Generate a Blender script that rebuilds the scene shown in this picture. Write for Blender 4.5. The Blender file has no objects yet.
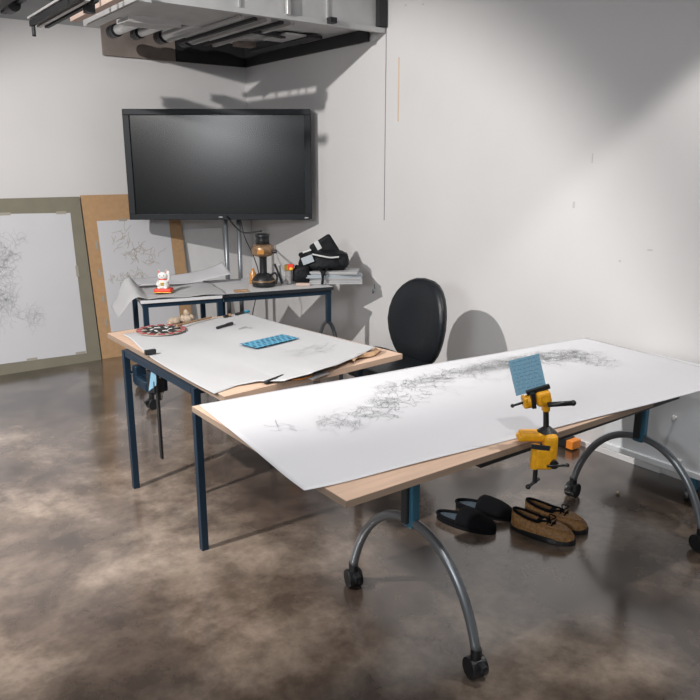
import bpy, bmesh, math, random
from mathutils import Vector, Matrix, Euler, noise
R = math.radians
PI = math.pi
random.seed(7)
SC = bpy.context.scene
COL = SC.collection

# ------------------------------------------------------------------ camera
cd = bpy.data.cameras.new('camera'); cam = bpy.data.objects.new('camera', cd); COL.objects.link(cam)
cd.sensor_width = 36; cd.lens = 727/700*36; cd.clip_start = .05
cam.location = (0, 0, 1.585); cam.rotation_euler = (R(90-14.28), 0, R(53.1-90))
SC.camera = cam
# ------------------------------------------------------------------ world and light
w = bpy.data.worlds.new('world'); SC.world = w; w.use_nodes = True
w.node_tree.nodes['Background'].inputs[0].default_value = (.8, .85, 1, 1)
w.node_tree.nodes['Background'].inputs[1].default_value = .15
SC.view_settings.view_transform = 'Standard'; SC.view_settings.look = 'None'
SC.view_settings.exposure = 0.48; SC.view_settings.gamma = 1; SC.view_settings.use_curve_mapping = False

def lamp(kind, name, loc, target, power, color=(1, 1, 1), **kw):
    l = bpy.data.lights.new(name, kind); l.energy = power; l.color = color
    for k, v in kw.items(): setattr(l, k, v)
    o = bpy.data.objects.new(name, l); COL.objects.link(o); o.location = loc
    d = Vector(target)-Vector(loc)
    o.rotation_euler = d.to_track_quat('-Z', 'Y').to_euler()
    return o
WARM = (1, .965, .93)
lamp('SPOT', 'key_spot', (-1.4, 2.7, 3.12), (1.75, 4.45, .2), 530, WARM, spot_size=R(80), spot_blend=.35, shadow_soft_size=.035)
lamp('SPOT', 'wall_spot', (2.7, 1.0, 3.1), (2.74, 1.05, 0), 95, WARM, spot_size=R(98), spot_blend=.2, shadow_soft_size=.04)
lamp('SPOT', 'desk_spot', (.5, .1, 3.1), (1.7, 1.75, .75), 62, WARM, spot_size=R(62), spot_blend=.8, shadow_soft_size=.05)
lamp('AREA', 'ceiling_fill', (.6, 3.2, 3.2), (.6, 4.2, 0), 22, (.96, .98, 1), shape='RECTANGLE', size=4.2, size_y=4.0, spread=R(150))  # added soft ambient fill, not a fitting in the room
lamp('AREA', 'screen_glow_fill', (-3.3, -.6, 2.4), (1.6, 4.2, .5), 28, (.96, .98, 1), shape='RECTANGLE', size=1.1, size_y=.7, spread=R(110))  # added unseen fill from front left, also makes the glow on the screen
lamp('AREA', 'ceiling_fill', (-1.2, -1.4, 3.2), (-.2, .2, 0), 34, (.96, .98, 1), shape='RECTANGLE', size=2.5, size_y=2.5)  # added rear fill behind the camera, no real panel there

# ------------------------------------------------------------------ materials
def mat(name, c, rough=.6, metal=0, var=0, scale=8, bump=0, bscale=60, coat=0, alpha=None, spec=None):
    m = bpy.data.materials.new(name); m.use_nodes = True
    nt = m.node_tree; b = nt.nodes['Principled BSDF']
    b.inputs['Base Color'].default_value = (*c, 1); b.inputs['Roughness'].default_value = rough
    b.inputs['Metallic'].default_value = metal
    if coat: b.inputs['Coat Weight'].default_value = coat
    if spec is not None: b.inputs['Specular IOR Level'].default_value = spec
    tc = nt.nodes.new('ShaderNodeTexCoord')
    n = nt.nodes.new('ShaderNodeTexNoise'); n.inputs['Scale'].default_value = scale; n.inputs['Detail'].default_value = 5
    nt.links.new(tc.outputs['Object'], n.inputs['Vector'])
    r = nt.nodes.new('ShaderNodeValToRGB')
    v = var or .03
    r.color_ramp.elements[0].position = .3; r.color_ramp.elements[1].position = .7
    r.color_ramp.elements[0].color = tuple(max(0, x*(1-v)) for x in c)+(1,)
    r.color_ramp.elements[1].color = tuple(min(1, x*(1+v)) for x in c)+(1,)
    nt.links.new(n.outputs['Fac'], r.inputs['Fac']); nt.links.new(r.outputs['Color'], b.inputs['Base Color'])
    if bump:
        n2 = nt.nodes.new('ShaderNodeTexNoise'); n2.inputs['Scale'].default_value = bscale; n2.inputs['Detail'].default_value = 4
        nt.links.new(tc.outputs['Object'], n2.inputs['Vector'])
        bp = nt.nodes.new('ShaderNodeBump'); bp.inputs['Strength'].default_value = bump; bp.inputs['Distance'].default_value = .01
        nt.links.new(n2.outputs['Fac'], bp.inputs['Height']); nt.links.new(bp.outputs['Normal'], b.inputs['Normal'])
    return m

M = {}
M['wall'] = mat('wall_paint', (.66, .65, .65), .75, var=.025, scale=1.5, bump=.05, bscale=30)
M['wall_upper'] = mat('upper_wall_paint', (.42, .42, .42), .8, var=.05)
M['wall_dim'] = mat('dim_room_grey', (.20, .20, .21), .8)  # shade put into the wall colour, for dim space behind the camera
M['mark'] = mat('wall_scuff', (.52, .51, .51), .8)
M['ceiling'] = mat('ceiling_paint', (.35, .35, .35), .9)
M['trim'] = mat('white_trim', (.72, .72, .72), .5)
M['gap'] = mat('dark_gap', (.22, .22, .23), .8)
M['tape'] = mat('masking_tape', (.66, .50, .36), .7)
M['paper'] = mat('white_paper', (.60, .60, .625), .7, var=.015, scale=3)
M['paper_old'] = mat('thin_paper', (.47, .47, .478), .65, var=.03, scale=4)
M['pencil'] = mat('graphite_marks', (.25, .265, .265), .8)
M['pencil_faint'] = mat('faint_graphite_marks', (.50, .51, .52), .8)
M['sepia'] = mat('brown_ink_marks', (.40, .36, .31), .8)
M['green_board'] = mat('olive_board', (.215, .20, .15), .85, var=.08, scale=6, bump=.1)
M['brown_board'] = mat('brown_board', (.46, .285, .15), .85, var=.07, scale=25)
M['blue_steel'] = mat('dark_blue_steel', (.013, .034, .062), .4, .3)
M['post_blue'] = mat('blue_post_paint', (.055, .19, .29), .35, .4)
M['gray_tube'] = mat('grey_tube_steel', (.24, .26, .28), .34, .6)
M['chrome'] = mat('chrome', (.7, .7, .7), .15, 1)
M['rubber'] = mat('black_plastic', (.012, .013, .015), .4)
M['edge'] = mat('black_edge_band', (.02, .025, .03), .45)
M['laminate'] = mat('pale_laminate', (.62, .62, .63), .5)
M['tv_body'] = mat('tv_black_plastic', (.010, .013, .017), .5, spec=.25)
M['screen'] = mat('tv_screen_glass', (.008, .009, .010), .23, spec=.35)
M['steel'] = mat('galvanised_steel', (.50, .50, .50), .5, .25, var=.1, scale=5)
M['steel_light'] = mat('light_galvanised_steel', (.6, .6, .6), .4, .6)
M['dark'] = mat('blackened_metal', (.02, .02, .022), .6)
M['brownwall'] = mat('unpainted_backing', (.24, .20, .18), .9, var=.15, scale=6)
M['pinkwood'] = mat('pale_wood_batten', (.55, .42, .36), .8)
M['leather'] = mat('black_leather', (.010, .012, .015), .36, spec=.35, bump=.15, bscale=150)
M['yellow'] = mat('yellow_enamel', (.76, .36, .01), .45, var=.12, scale=60)
M['card'] = mat('pale_blue_card', (.22, .42, .56), .8, var=.12, scale=200)
M['card_ink'] = mat('dark_blue_ink', (.08, .22, .34), .8)
M['felt'] = mat('black_felt', (.006, .0065, .008), .95, spec=.15, bump=.3, bscale=250)
M['insole'] = mat('blue_grey_insole', (.06, .085, .11), .9, var=.5, scale=120)
M['tan'] = mat('tan_leather', (.33, .17, .06), .5, var=.4, scale=90, bump=.3, bscale=200)
M['black'] = mat('black_matter', (.012, .012, .014), .5)
M['brass'] = mat('brass', (.30, .19, .11), .35, .5, var=.3, scale=40)
M['amber'] = mat('amber_glass', (.5, .22, .05), .2)
M['red'] = mat('red_plastic', (.75, .05, .02), .4)
M['orange'] = mat('orange_plastic', (.8, .25, .03), .5)
M['yel'] = mat('yellow_plastic', (.85, .55, .05), .5)
M['ceramic'] = mat('white_ceramic', (.8, .79, .76), .25)
M['gold'] = mat('gold_paint', (.6, .38, .08), .3, .6)
M['cyan'] = mat('cyan_print', (.05, .30, .46), .7)
M['cyan_dark'] = mat('dark_teal_print', (.02, .10, .17), .7)
M['cream'] = mat('cream_print', (.36, .33, .28), .7)
M['maroon'] = mat('maroon_print', (.32, .06, .07), .7)
M['grey_card'] = mat('grey_card', (.28, .27, .27), .8, var=.3, scale=50)
M['kraft'] = mat('kraft_paper', (.36, .22, .12), .8, var=.35, scale=50)
M['fabric'] = mat('black_nylon', (.007, .008, .010), .6, spec=.25, bump=.4, bscale=40)
M['reflect'] = mat('silver_reflective_tape', (.62, .64, .64), .4)
M['tag'] = mat('pale_grey_tag', (.45, .50, .54), .5)
M['seashell'] = mat('beige_shell', (.36, .28, .21), .7, var=.3, scale=60)
M['box_white'] = mat('white_cabinet_paint', (.66, .68, .70), .5)

def wood_mat(name, c, rough=.6, sc=(3, 40, 40)):
    m = mat(name, c, rough); nt = m.node_tree
    b = nt.nodes['Principled BSDF']; n = [x for x in nt.nodes if x.type == 'TEX_NOISE'][0]
    mp = nt.nodes.new('ShaderNodeMapping'); mp.inputs['Scale'].default_value = sc
    tc = [x for x in nt.nodes if x.type == 'TEX_COORD'][0]
    nt.links.new(tc.outputs['Object'], mp.inputs['Vector']); nt.links.new(mp.outputs['Vector'], n.inputs['Vector'])
    n.inputs['Scale'].default_value = 1.5
    r = [x for x in nt.nodes if x.type == 'VALTORGB'][0]
    r.color_ramp.elements[0].color = tuple(x*.88 for x in c)+(1,); r.color_ramp.elements[1].color = tuple(min(1, x*1.1) for x in c)+(1,)
    return m
M['plywood'] = wood_mat('pale_plywood', (.60, .42, .31))
M['plyedge'] = wood_mat('plywood_edge', (.30, .22, .165), sc=(2, 2, 120))

def floor_mat():
    m = bpy.data.materials.new('polished_concrete'); m.use_nodes = True
    nt = m.node_tree; b = nt.nodes['Principled BSDF']; L = nt.links.new
    tc = nt.nodes.new('ShaderNodeTexCoord')
    def noi(s, d, dist=0, rough=.55):
        n = nt.nodes.new('ShaderNodeTexNoise'); n.inputs['Scale'].default_value = s; n.inputs['Detail'].default_value = d
        n.inputs['Distortion'].default_value = dist; n.inputs['Roughness'].default_value = rough
        L(tc.outputs['Object'], n.inputs['Vector']); return n
    a = noi(1.25, 9, .25, .60)
    r = nt.nodes.new('ShaderNodeValToRGB'); e = r.color_ramp.elements
    e[0].position = .36; e[0].color = (.040, .029, .024, 1); e[1].position = .68; e[1].color = (.31, .255, .21, 1)
    k = e.new(.5); k.color = (.105, .080, .064, 1)
    L(a.outputs['Fac'], r.inputs['Fac'])
    c = noi(7, 9, .15, .68)
    r2 = nt.nodes.new('ShaderNodeValToRGB'); e = r2.color_ramp.elements
    e[0].position = .35; e[0].color = (.64, .61, .59, 1); e[1].position = .66; e[1].color = (1.32, 1.29, 1.26, 1)
    L(c.outputs['Fac'], r2.inputs['Fac'])
    mx = nt.nodes.new('ShaderNodeMix'); mx.data_type = 'RGBA'; mx.blend_type = 'MULTIPLY'; mx.inputs[0].default_value = 1
    L(r.outputs['Color'], mx.inputs[6]); L(r2.outputs['Color'], mx.inputs[7])
    # white wall's reflection painted as a pale patch at left; darker area towards front
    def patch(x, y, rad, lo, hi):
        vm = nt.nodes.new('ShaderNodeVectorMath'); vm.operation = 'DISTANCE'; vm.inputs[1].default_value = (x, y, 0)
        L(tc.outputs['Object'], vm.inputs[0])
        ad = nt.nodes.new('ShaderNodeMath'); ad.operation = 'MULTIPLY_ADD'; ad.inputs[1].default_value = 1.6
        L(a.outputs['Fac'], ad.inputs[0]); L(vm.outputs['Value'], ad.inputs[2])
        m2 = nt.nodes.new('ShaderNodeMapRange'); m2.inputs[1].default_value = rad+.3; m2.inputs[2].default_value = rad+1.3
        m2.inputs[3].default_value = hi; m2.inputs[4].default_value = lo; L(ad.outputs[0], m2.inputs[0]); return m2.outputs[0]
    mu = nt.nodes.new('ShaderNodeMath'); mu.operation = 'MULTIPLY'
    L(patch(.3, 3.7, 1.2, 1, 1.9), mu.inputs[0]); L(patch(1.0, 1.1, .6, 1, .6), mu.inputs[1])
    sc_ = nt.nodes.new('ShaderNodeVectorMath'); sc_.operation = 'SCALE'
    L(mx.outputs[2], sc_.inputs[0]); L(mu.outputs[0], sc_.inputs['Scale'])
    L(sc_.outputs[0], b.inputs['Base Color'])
    g = noi(2.3, 6, .5)
    mr = nt.nodes.new('ShaderNodeMapRange'); mr.inputs[3].default_value = .14; mr.inputs[4].default_value = .30
    L(g.outputs['Fac'], mr.inputs[0]); L(mr.outputs[0], b.inputs['Roughness'])
    bp = nt.nodes.new('ShaderNodeBump'); bp.inputs['Strength'].default_value = .06; bp.inputs['Distance'].default_value = .01
    L(noi(3, 3).outputs['Fac'], bp.inputs['Height']); L(bp.outputs['Normal'], b.inputs['Normal'])
    b.inputs['Specular IOR Level'].default_value = .6
    b.inputs['Coat Weight'].default_value = .8; b.inputs['Coat Roughness'].default_value = .15; b.inputs['Coat IOR'].default_value = 1.65
    return m
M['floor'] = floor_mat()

# ------------------------------------------------------------------ helpers
class MB:
    def __init__(s): s.bm = bmesh.new()
    def box(s, c, d, rot=None, bev=0):
        g = bmesh.ops.create_cube(s.bm, size=1); vs = g['verts']
        m = Matrix.Translation(c) @ ((rot.to_matrix().to_4x4() if isinstance(rot, Euler) else rot) if rot is not None else Matrix()) @ Matrix.Diagonal((*d, 1))
        bmesh.ops.transform(s.bm, matrix=m, verts=vs)
        if bev:
            es = list({e for v in vs for e in v.link_edges})
            bmesh.ops.bevel(s.bm, geom=es, offset=bev, segments=3, affect='EDGES', profile=.5)
        return s
    def cyl(s, a, b, r, r2=None, seg=20):
        a = Vector(a); b = Vector(b); d = b-a
        q = d.to_track_quat('Z', 'Y').to_matrix().to_4x4()
        bmesh.ops.create_cone(s.bm, cap_ends=True, segments=seg, radius1=r, radius2=r if r2 is None else r2, depth=d.length, matrix=Matrix.Translation((a+b)/2) @ q)
        return s
    def ball(s, c, d, seg=20, rot=None):
        m = Matrix.Translation(c) @ (rot.to_matrix().to_4x4() if rot is not None else Matrix()) @ Matrix.Diagonal((*d, 1))
        bmesh.ops.create_uvsphere(s.bm, u_segments=seg, v_segments=max(8, seg*2//3), radius=1, matrix=m); return s
    def tube(s, pts, r, seg=10, rv=None):
        pts = [Vector(p) for p in pts]; rings = []
        up = Vector((.013, .027, 1)).normalized()
        for i, p in enumerate(pts):
            t = (pts[min(i+1, len(pts)-1)]-pts[max(i-1, 0)]).normalized()
            x = t.cross(up)
            if x.length < 1e-3: x = t.cross(Vector((1, 0, 0)))
            x.normalize(); y = t.cross(x).normalized(); rr = rv[i] if rv else r
            rings.append([s.bm.verts.new(p+(x*math.cos(2*PI*k/seg)+y*math.sin(2*PI*k/seg))*rr) for k in range(seg)])
        for a, b in zip(rings, rings[1:]):
            for k in range(seg): s.bm.faces.new((a[k], a[(k+1) % seg], b[(k+1) % seg], b[k]))
        s.bm.faces.new(rings[0][::-1]); s.bm.faces.new(rings[-1]); return s
    def lathe(s, prof, c=(0, 0, 0), seg=28):
        rings = [[s.bm.verts.new((c[0]+r*math.cos(2*PI*k/seg), c[1]+r*math.sin(2*PI*k/seg), c[2]+z)) for k in range(seg)] for r, z in prof]
        for a, b in zip(rings, rings[1:]):
            for k in range(seg): s.bm.faces.new((a[k], a[(k+1) % seg], b[(k+1) % seg], b[k]))
        s.bm.faces.new(rings[0][::-1]); s.bm.faces.new(rings[-1]); return s
    def prism(s, poly, z0, z1, m=None):
        m = m or Matrix()
        a = [s.bm.verts.new(m @ Vector((x, y, z0))) for x, y in poly]; b = [s.bm.verts.new(m @ Vector((x, y, z1))) for x, y in poly]
        s.bm.faces.new(a[::-1]); s.bm.faces.new(b); n = len(poly)
        for i in range(n): s.bm.faces.new((a[i], a[(i+1) % n], b[(i+1) % n], b[i]))
        return s
    def grid(s, f, nu, nv):
        g = [[s.bm.verts.new(f(i/nu, j/nv)) for j in range(nv+1)] for i in range(nu+1)]
        for i in range(nu):
            for j in range(nv): s.bm.faces.new((g[i][j], g[i+1][j], g[i+1][j+1], g[i][j+1]))
        return s
    def strokes(s, lines, w, nrm=Vector((0, 0, 1))):
        for ln in lines:
            prev = None
            for i, p in enumerate(ln):
                t = (ln[min(i+1, len(ln)-1)]-ln[max(i-1, 0)])
                if t.length < 1e-6: continue
                q = t.normalized().cross(nrm)*w/2
                cur = (s.bm.verts.new(p-q), s.bm.verts.new(p+q))
                if prev: s.bm.faces.new((prev[0], prev[1], cur[1], cur[0]))
                prev = cur
        return s
MATX = {}
def link(name, bm, m, parent=None, smooth=False, solid=0, sub=0, bev=0, world=False):
    if world and parent is not None:
        bmesh.ops.transform(bm, matrix=MATX[parent.name].inverted(), verts=bm.verts)
    bmesh.ops.recalc_face_normals(bm, faces=bm.faces)
    me = bpy.data.meshes.new(name); bm.to_mesh(me); bm.free()
    me.materials.append(m)
    o = bpy.data.objects.new(name, me); COL.objects.link(o)
    if smooth:
        for p in me.polygons: p.use_smooth = True
    if solid:
        d = o.modifiers.new('solid', 'SOLIDIFY'); d.thickness = solid; d.offset = 0
    if bev:
        d = o.modifiers.new('bevel', 'BEVEL'); d.width = bev; d.segments = 3; d.limit_method = 'ANGLE'
    if sub:
        d = o.modifiers.new('sub', 'SUBSURF'); d.levels = sub; d.render_levels = sub
    if parent is not None:
        o.parent = parent
        MATX[o.name] = MATX[parent.name]
    else: MATX[o.name] = Matrix()
    return o
def tag(o, label, cat, group=None, kind=None):
    o['label'] = label; o['category'] = cat
    if group: o['group'] = group
    if kind: o['kind'] = kind
    return o
def thing(name, label, cat, loc=(0, 0, 0), rz=0, group=None):
    o = bpy.data.objects.new(name, None); COL.objects.link(o); o.empty_display_size = .05
    o.location = loc; o.rotation_euler = (0, 0, rz)
    MATX[o.name] = Matrix.Translation(loc) @ Matrix.Rotation(rz, 4, 'Z')
    return tag(o, label, cat, group)
def struct(name, mb, m, **k):
    o = link(name, mb.bm, m, **k); o['kind'] = 'structure'; return o
def place(o, loc, rz=0, rx=0, ry=0):
    o.location = loc; o.rotation_euler = (rx, ry, rz); return o
def bez(pts, n=8):
    pts = [Vector(p) for p in pts]; out = []
    P = [pts[0]*2-pts[1]]+pts+[pts[-1]*2-pts[-2]]
    for i in range(1, len(P)-2):
        for k in range(n):
            t = k/n; a, b, c, d = P[i-1:i+3]
            out.append(.5*((2*b)+(c-a)*t+(2*a-5*b+4*c-d)*t*t+(3*b-a-3*c+d)*t**3))
    out.append(pts[-1]); return out
def scribble(cx, cy, rx, ry, n, rnd, size=.05, dirn=None):
    res = []
    for _ in range(n):
        a = rnd.uniform(0, 2*PI); q = math.sqrt(rnd.random())
        p = Vector((cx+rx*q*math.cos(a), cy+ry*q*math.sin(a), 0)); th = rnd.uniform(0, 2*PI) if dirn is None else dirn+rnd.gauss(0, .6)
        k = rnd.choice([-1, 1])*rnd.uniform(0, 34); st = size*rnd.uniform(.4, 1.3)/9; ln = [p.copy()]
        for i in range(9):
            th += k*st+rnd.gauss(0, .25); p = p+Vector((math.cos(th), math.sin(th), 0))*st; ln.append(p.copy())
        res.append(ln)
    return res
HEAD = R(-36.9)

# ------------------------------------------------------------------ room
XW, YW = 3.47, 6.2
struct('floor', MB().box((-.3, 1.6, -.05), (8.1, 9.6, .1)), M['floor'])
struct('ceiling', MB().box((-.3, 1.6, 3.35), (8.1, 9.6, .1)), M['ceiling'])
struct('wall_back', MB().box((-.3, YW+.05, 1.32), (7.54, .1, 2.64)), M['wall'])
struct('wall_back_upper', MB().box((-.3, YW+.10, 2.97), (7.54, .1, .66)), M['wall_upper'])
struct('wall_right', MB().box((XW+.05, 1.6, 1.65), (.1, 9.4, 3.3)), M['wall'])
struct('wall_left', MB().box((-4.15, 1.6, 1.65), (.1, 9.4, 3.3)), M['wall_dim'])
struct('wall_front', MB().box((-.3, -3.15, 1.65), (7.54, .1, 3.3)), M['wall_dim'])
struct('baseboard_right', MB().box((XW-.005, 2.18, .014), (.010, .62, .028)), M['trim'])
# drywall joint and a strip of old tape on the right wall
struct('trim_1', MB().box((XW-.001, 4.20, 1.95), (.003, .006, 1.52)), M['gap'])
tag(link('masking_tape_strip', MB().box((XW-.0012, 4.06, 2.09), (.002, .012, .42)).bm, M['tape']), 'thin vertical strip of orange-brown masking tape on the white wall right of the screen', 'tape')
for i, (y, z, a, b) in enumerate([(2.546, 1.37, .014, .035), (2.063, 1.163, .03, .008), (2.229, 1.09, .012, .01), (4.0, 2.62, .02, .01), (3.83, 2.6, .018, .01), (2.45, 1.62, .006, .05)]):
    struct('trim_%d' % (i+2), MB().box((XW-.0008, y, z), (.0016, a, b)), M['mark'])

# ------------------------------------------------------------------ overhead duct box and trays
t = thing('duct_box', 'galvanised steel duct box hung in the corner above the big screen', 'duct', (2.6, 5.3, 2.5))
def W(name, mb, m, parent, **k): return link(name, mb.bm, m, parent, world=True, **k)
W('front_panel', MB().box((2.61, 4.23, 2.875), (1.70, .02, .75)), M['steel'], t)
for x in (2.33, 2.98): W('panel_seam', MB().box((x, 4.213, 2.88), (.012, .012, .74)), M['steel_light'], t)
W('end_panel', MB().box((3.425, 4.20, 2.86), (.07, .04, .7)), M['dark'], t)
W('front_rail', MB().box((2.61, 4.22, 2.49), (1.70, .04, .03)), M['steel'], t)
W('hanger_rod', MB().box((2.66, 4.19, 2.86), (.026, .026, .72), bev=.004), M['steel_light'], t)
W('hanger_rod', MB().box((1.79, 4.19, 2.86), (.02, .02, .72), bev=.004), M['steel_light'], t)
W('bottom_panel', MB().box((2.99, 4.75, 2.53), (.90, .92, .012)), M['steel'], t)
W('bottom_panel', MB().box((2.13, 4.83, 2.60), (.80, .90, .012)), M['steel'], t)
W('back_lining', MB().box((2.47, 6.18, 2.61), (.62, .02, .34)), M['brownwall'], t)
W('side_lining', MB().box((3.452, 5.28, 2.60), (.02, 1.80, .32)), M['dark'], t)
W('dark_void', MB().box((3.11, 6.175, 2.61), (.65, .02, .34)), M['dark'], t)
W('top_plate', MB().box((2.6, 5.3, 2.80), (1.66, 1.7, .012)), M['dark'], t)
W('bottom_panel', MB().box((2.15, 4.62, 2.52), (.76, .72, .012)), M['steel'], t)
W('light_baffle', MB().box((2.06, 4.98, 2.50), (.34, .22, .03), Euler((0, 0, .05))), M['steel'], t)
W('light_baffle_edge', MB().box((2.06, 4.86, 2.495), (.36, .012, .045)), M['steel_light'], t)
W('round_plate', MB().cyl((2.95, 5.42, 2.545), (2.95, 5.42, 2.565), .26, seg=40), M['steel_light'], t)
for i, x in enumerate((2.46, 2.56, 2.66, 2.76, 2.84)):
    W('slat', MB().box((x, 5.0, 2.50), (.028, 1.15, .02)), M['dark'] if i % 2 else M['steel'], t)
W('access_plate', MB().box((3.16, 4.95, 2.505), (.30, .34, .012)), M['steel_light'], t)
W('slot', MB().box((2.92, 4.86, 2.503), (.30, .045, .03), Euler((0, 0, .25))), M['dark'], t)
W('slot', MB().box((3.25, 5.2, 2.5), (.12, .9, .02)), M['dark'], t)
W('sensor', MB().box((2.99, 4.18, 2.50), (.05, .05, .035)), M['black'], t)
W('bracket', MB().box((3.10, 5.55, 2.56), (.16, .1, .1)), M['brownwall'], t)
for i, (x, r) in enumerate(((2.12, .045), (2.30, .04), (2.50, .052), (2.70, .055))):
    p = thing('flexible_pipe', ['leftmost of the four pipes ending under the duct box, partly behind its corner',
        'second pipe from the left, thinnest of the four under the duct box', 'third pipe from the left under the duct box, with black ribbed collar',
        'rightmost of the four pipe ends under the duct box, widest collar'][i], 'pipe', (x, 5.6, 2.56), 0, 'pipe ends under the duct box')
    W('pipe_run', MB().cyl((x+.05, 5.0, 2.58), (x, 5.72, 2.56), r*.8, seg=20), M['steel_light'], p, smooth=False)
    c = MB()
    for k in range(4): c.cyl((x, 5.72+.03*k, 2.56), (x, 5.742+.03*k, 2.56), r*(1.05-.02*(k % 2)), seg=24)
    c.cyl((x, 5.70, 2.56), (x, 5.85, 2.56), r*.85, seg=20)
    W('ribbed_collar', c, M['rubber'], p)
# trays and tracks left of the box, running away from the camera
t = thing('light_track', 'dark twin-rail metal track overhead with a short hook at its far end', 'track', (1.38, 4.5, 2.45))
for dx in (-.045, 0, .045): W('rail', MB().box((1.38+dx, 4.58, 2.43), (.022, .95, .035)), M['dark'] if dx else M['steel'], t)
W('top_plate', MB().box((1.38, 4.58, 2.46), (.13, .95, .012)), M['steel'], t)
W('hook', MB().cyl((1.34, 5.03, 2.42), (1.34, 5.03, 2.355), .011), M['dark'], t)
W('clamp', MB().box((1.43, 4.25, 2.41), (.05, .05, .06)), M['black'], t)
W('hanger', MB().cyl((1.38, 4.4, 2.46), (1.38, 4.4, 3.3), .008), M['steel'], t)
t = thing('wood_batten', 'pale pinkish wooden batten overhead beside the dark metal track', 'batten', (1.56, 4.5, 2.46))
W('strip', MB().box((1.56, 4.5, 2.46), (.05, .85, .03)), M['pinkwood'], t)
W('hanger', MB().cyl((1.56, 4.3, 2.47), (1.56, 4.3, 3.3), .006), M['steel'], t)
t = thing('cable_tray', 'grey metal channel overhead ending left of the pipe ends', 'cable tray', (1.70, 4.6, 2.47))
W('channel', MB().box((1.70, 4.6, 2.455), (.075, .95, .012)).box((1.665, 4.6, 2.475), (.006, .95, .04)).box((1.735, 4.6, 2.475), (.006, .95, .04)), M['steel'], t)
W('end_cap', MB().box((1.70, 5.075, 2.47), (.075, .006, .04)), M['dark'], t)
W('hanger', MB().cyl((1.70, 4.3, 2.47), (1.70, 4.3, 3.3), .006), M['steel'], t)
t = thing('spotlight_track', 'black ceiling track crossing the upper left corner of the view', 'track', (1.06, 4.3, 2.42))
W('rail', MB().box((1.03, 4.35, 2.42), (.05, .9, .04)), M['dark'], t)
W('rail', MB().box((1.11, 4.30, 2.43), (.03, .9, .03)), M['dark'], t)
W('joint', MB().cyl((1.09, 4.42, 2.41), (1.09, 4.52, 2.41), .035), M['black'], t)
W('hanger', MB().cyl((1.06, 4.1, 2.44), (1.06, 4.1, 3.3), .007), M['steel'], t)

# ------------------------------------------------------------------ big screen on a floor stand in the corner
D = 6.05
ctr = Vector((math.cos(R(53.1)), math.sin(R(53.1)), 0))*D+Vector((math.sin(R(53.1)), -math.cos(R(53.1)), 0))*(-1.055)
t = thing('television', 'large black flat screen spanning the corner above the back table', 'television', (ctr.x, ctr.y, 1.582), HEAD+.008)
W_, H_ = 1.485, .862
def fr(ix, iz, ox, oz, y0, y1):
    b = MB()
    b.box((0, (y0+y1)/2, (oz+iz)/2), (2*ox, y1-y0, oz-iz)).box((0, (y0+y1)/2, -(oz+iz)/2), (2*ox, y1-y0, oz-iz))
    b.box(((ox+ix)/2, (y0+y1)/2, 0), (ox-ix, y1-y0, 2*iz)).box((-(ox+ix)/2, (y0+y1)/2, 0), (ox-ix, y1-y0, 2*iz)); return b
link('bezel', fr(W_/2-.052, H_/2-.045, W_/2, H_/2, -.035, .03).bm, M['tv_body'], t, bev=.004)
link('screen', MB().box((0, -.012, 0), (W_-.09, .012, H_-.08)).bm, M['screen'], t)
link('rear_housing', MB().box((0, .05, 0), (W_*.84, .05, H_*.75), bev=.01).bm, M['tv_body'], t)
lg = MB(); lg.box((0, -.0365, -.409), (.03, .002, .006)); link('logo_badge', lg.bm, M['reflect'], t)
link('indicator', MB().box((.70, -.0365, -.415), (.03, .002, .006)).bm, M['steel_light'], t)
link('wall_mount', MB().box((0, .13, 0), (.4, .12, .35)).bm, M['dark'], t)
for x in (.015, .125):
    link('stand_pole', MB().cyl((x, .10, -.3), (x, .10, -1.56), .019).bm, M['gray_tube'], t, smooth=True)
link('stand_base', MB().box((.07, .12, -1.568), (.5, .4, .024), bev=.006).bm, M['dark'], t)
def cable(name, pts, r, m, label):
    o = link(name, MB().tube(bez(pts), r, 8).bm, m, smooth=True); tag(o, label, 'cable'); return o

# ------------------------------------------------------------------ boards leaning on the back wall
def leaning(name, label, x0, x1, h, m, lean=.2, y=5.97):
    t = thing(name, label, 'board', ((x0+x1)/2, y, 0))
    t.rotation_euler = (-math.atan2(lean, h), 0, 0)
    L_ = math.hypot(lean, h)
    MATX[t.name] = Matrix.Translation(((x0+x1)/2, y, 0)) @ Euler((-math.atan2(lean, h), 0, 0)).to_matrix().to_4x4()
    link('panel', MB().box((0, .012, L_/2), (x1-x0, .02, L_)).bm, m, t)
    return t, L_
t, L_ = leaning('drawing_board', 'large olive-green board with a taped white sheet, leaning at far left', .35, 1.872, 1.335, M['green_board'])
sh = link('drawing_paper', MB().box((-.38+.27, .0005, .66), (1.42, .0016, 1.15)).bm, M['paper'], t)
# sheet spans to x=.60 local (1.71 world)
sh.location = (.045, 0, 0); sh.rotation_euler = (0, R(1.2), 0)
rnd = random.Random(3); ls = []
for cx, cz, rx, rz, n in ((.04, .93, .10, .14, 130), (.03, .70, .10, .16, 120), (.02, .50, .10, .12, 80), (.18, 1.03, .07, .02, 18), (.22, .42, .05, .09, 40)):
    ls += [[Vector((p.x, -.0012, p.y)) for p in l] for l in scribble(cx, cz, rx, rz, n, rnd, .09)]
link('pencil_drawing', MB().strokes(ls, .0035, Vector((0, 1, 0))).bm, M['pencil_faint'], sh)
for x, z, a, b in ((.18, 1.232, .08, .022), (.60, 1.226, .08, .022), (.662, .75, .022, .09), (.60, .082, .08, .022), (.22, .088, .08, .022)):
    link('tape_piece', MB().box((x, -.0015, z), (a, .0012, b)).bm, M['tape'] if z > 1.3 else M['cream'], t)
t, L_ = leaning('drawing_board', 'brown fibreboard with a taped paper sheet, half hidden behind the screen', 1.885, 2.73, 1.345, M['brown_board'], .19, 5.985)
sh = link('drawing_paper', MB().box((-.005, .0005, .68), (.63, .0016, .93)).bm, M['paper'], t)
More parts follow.
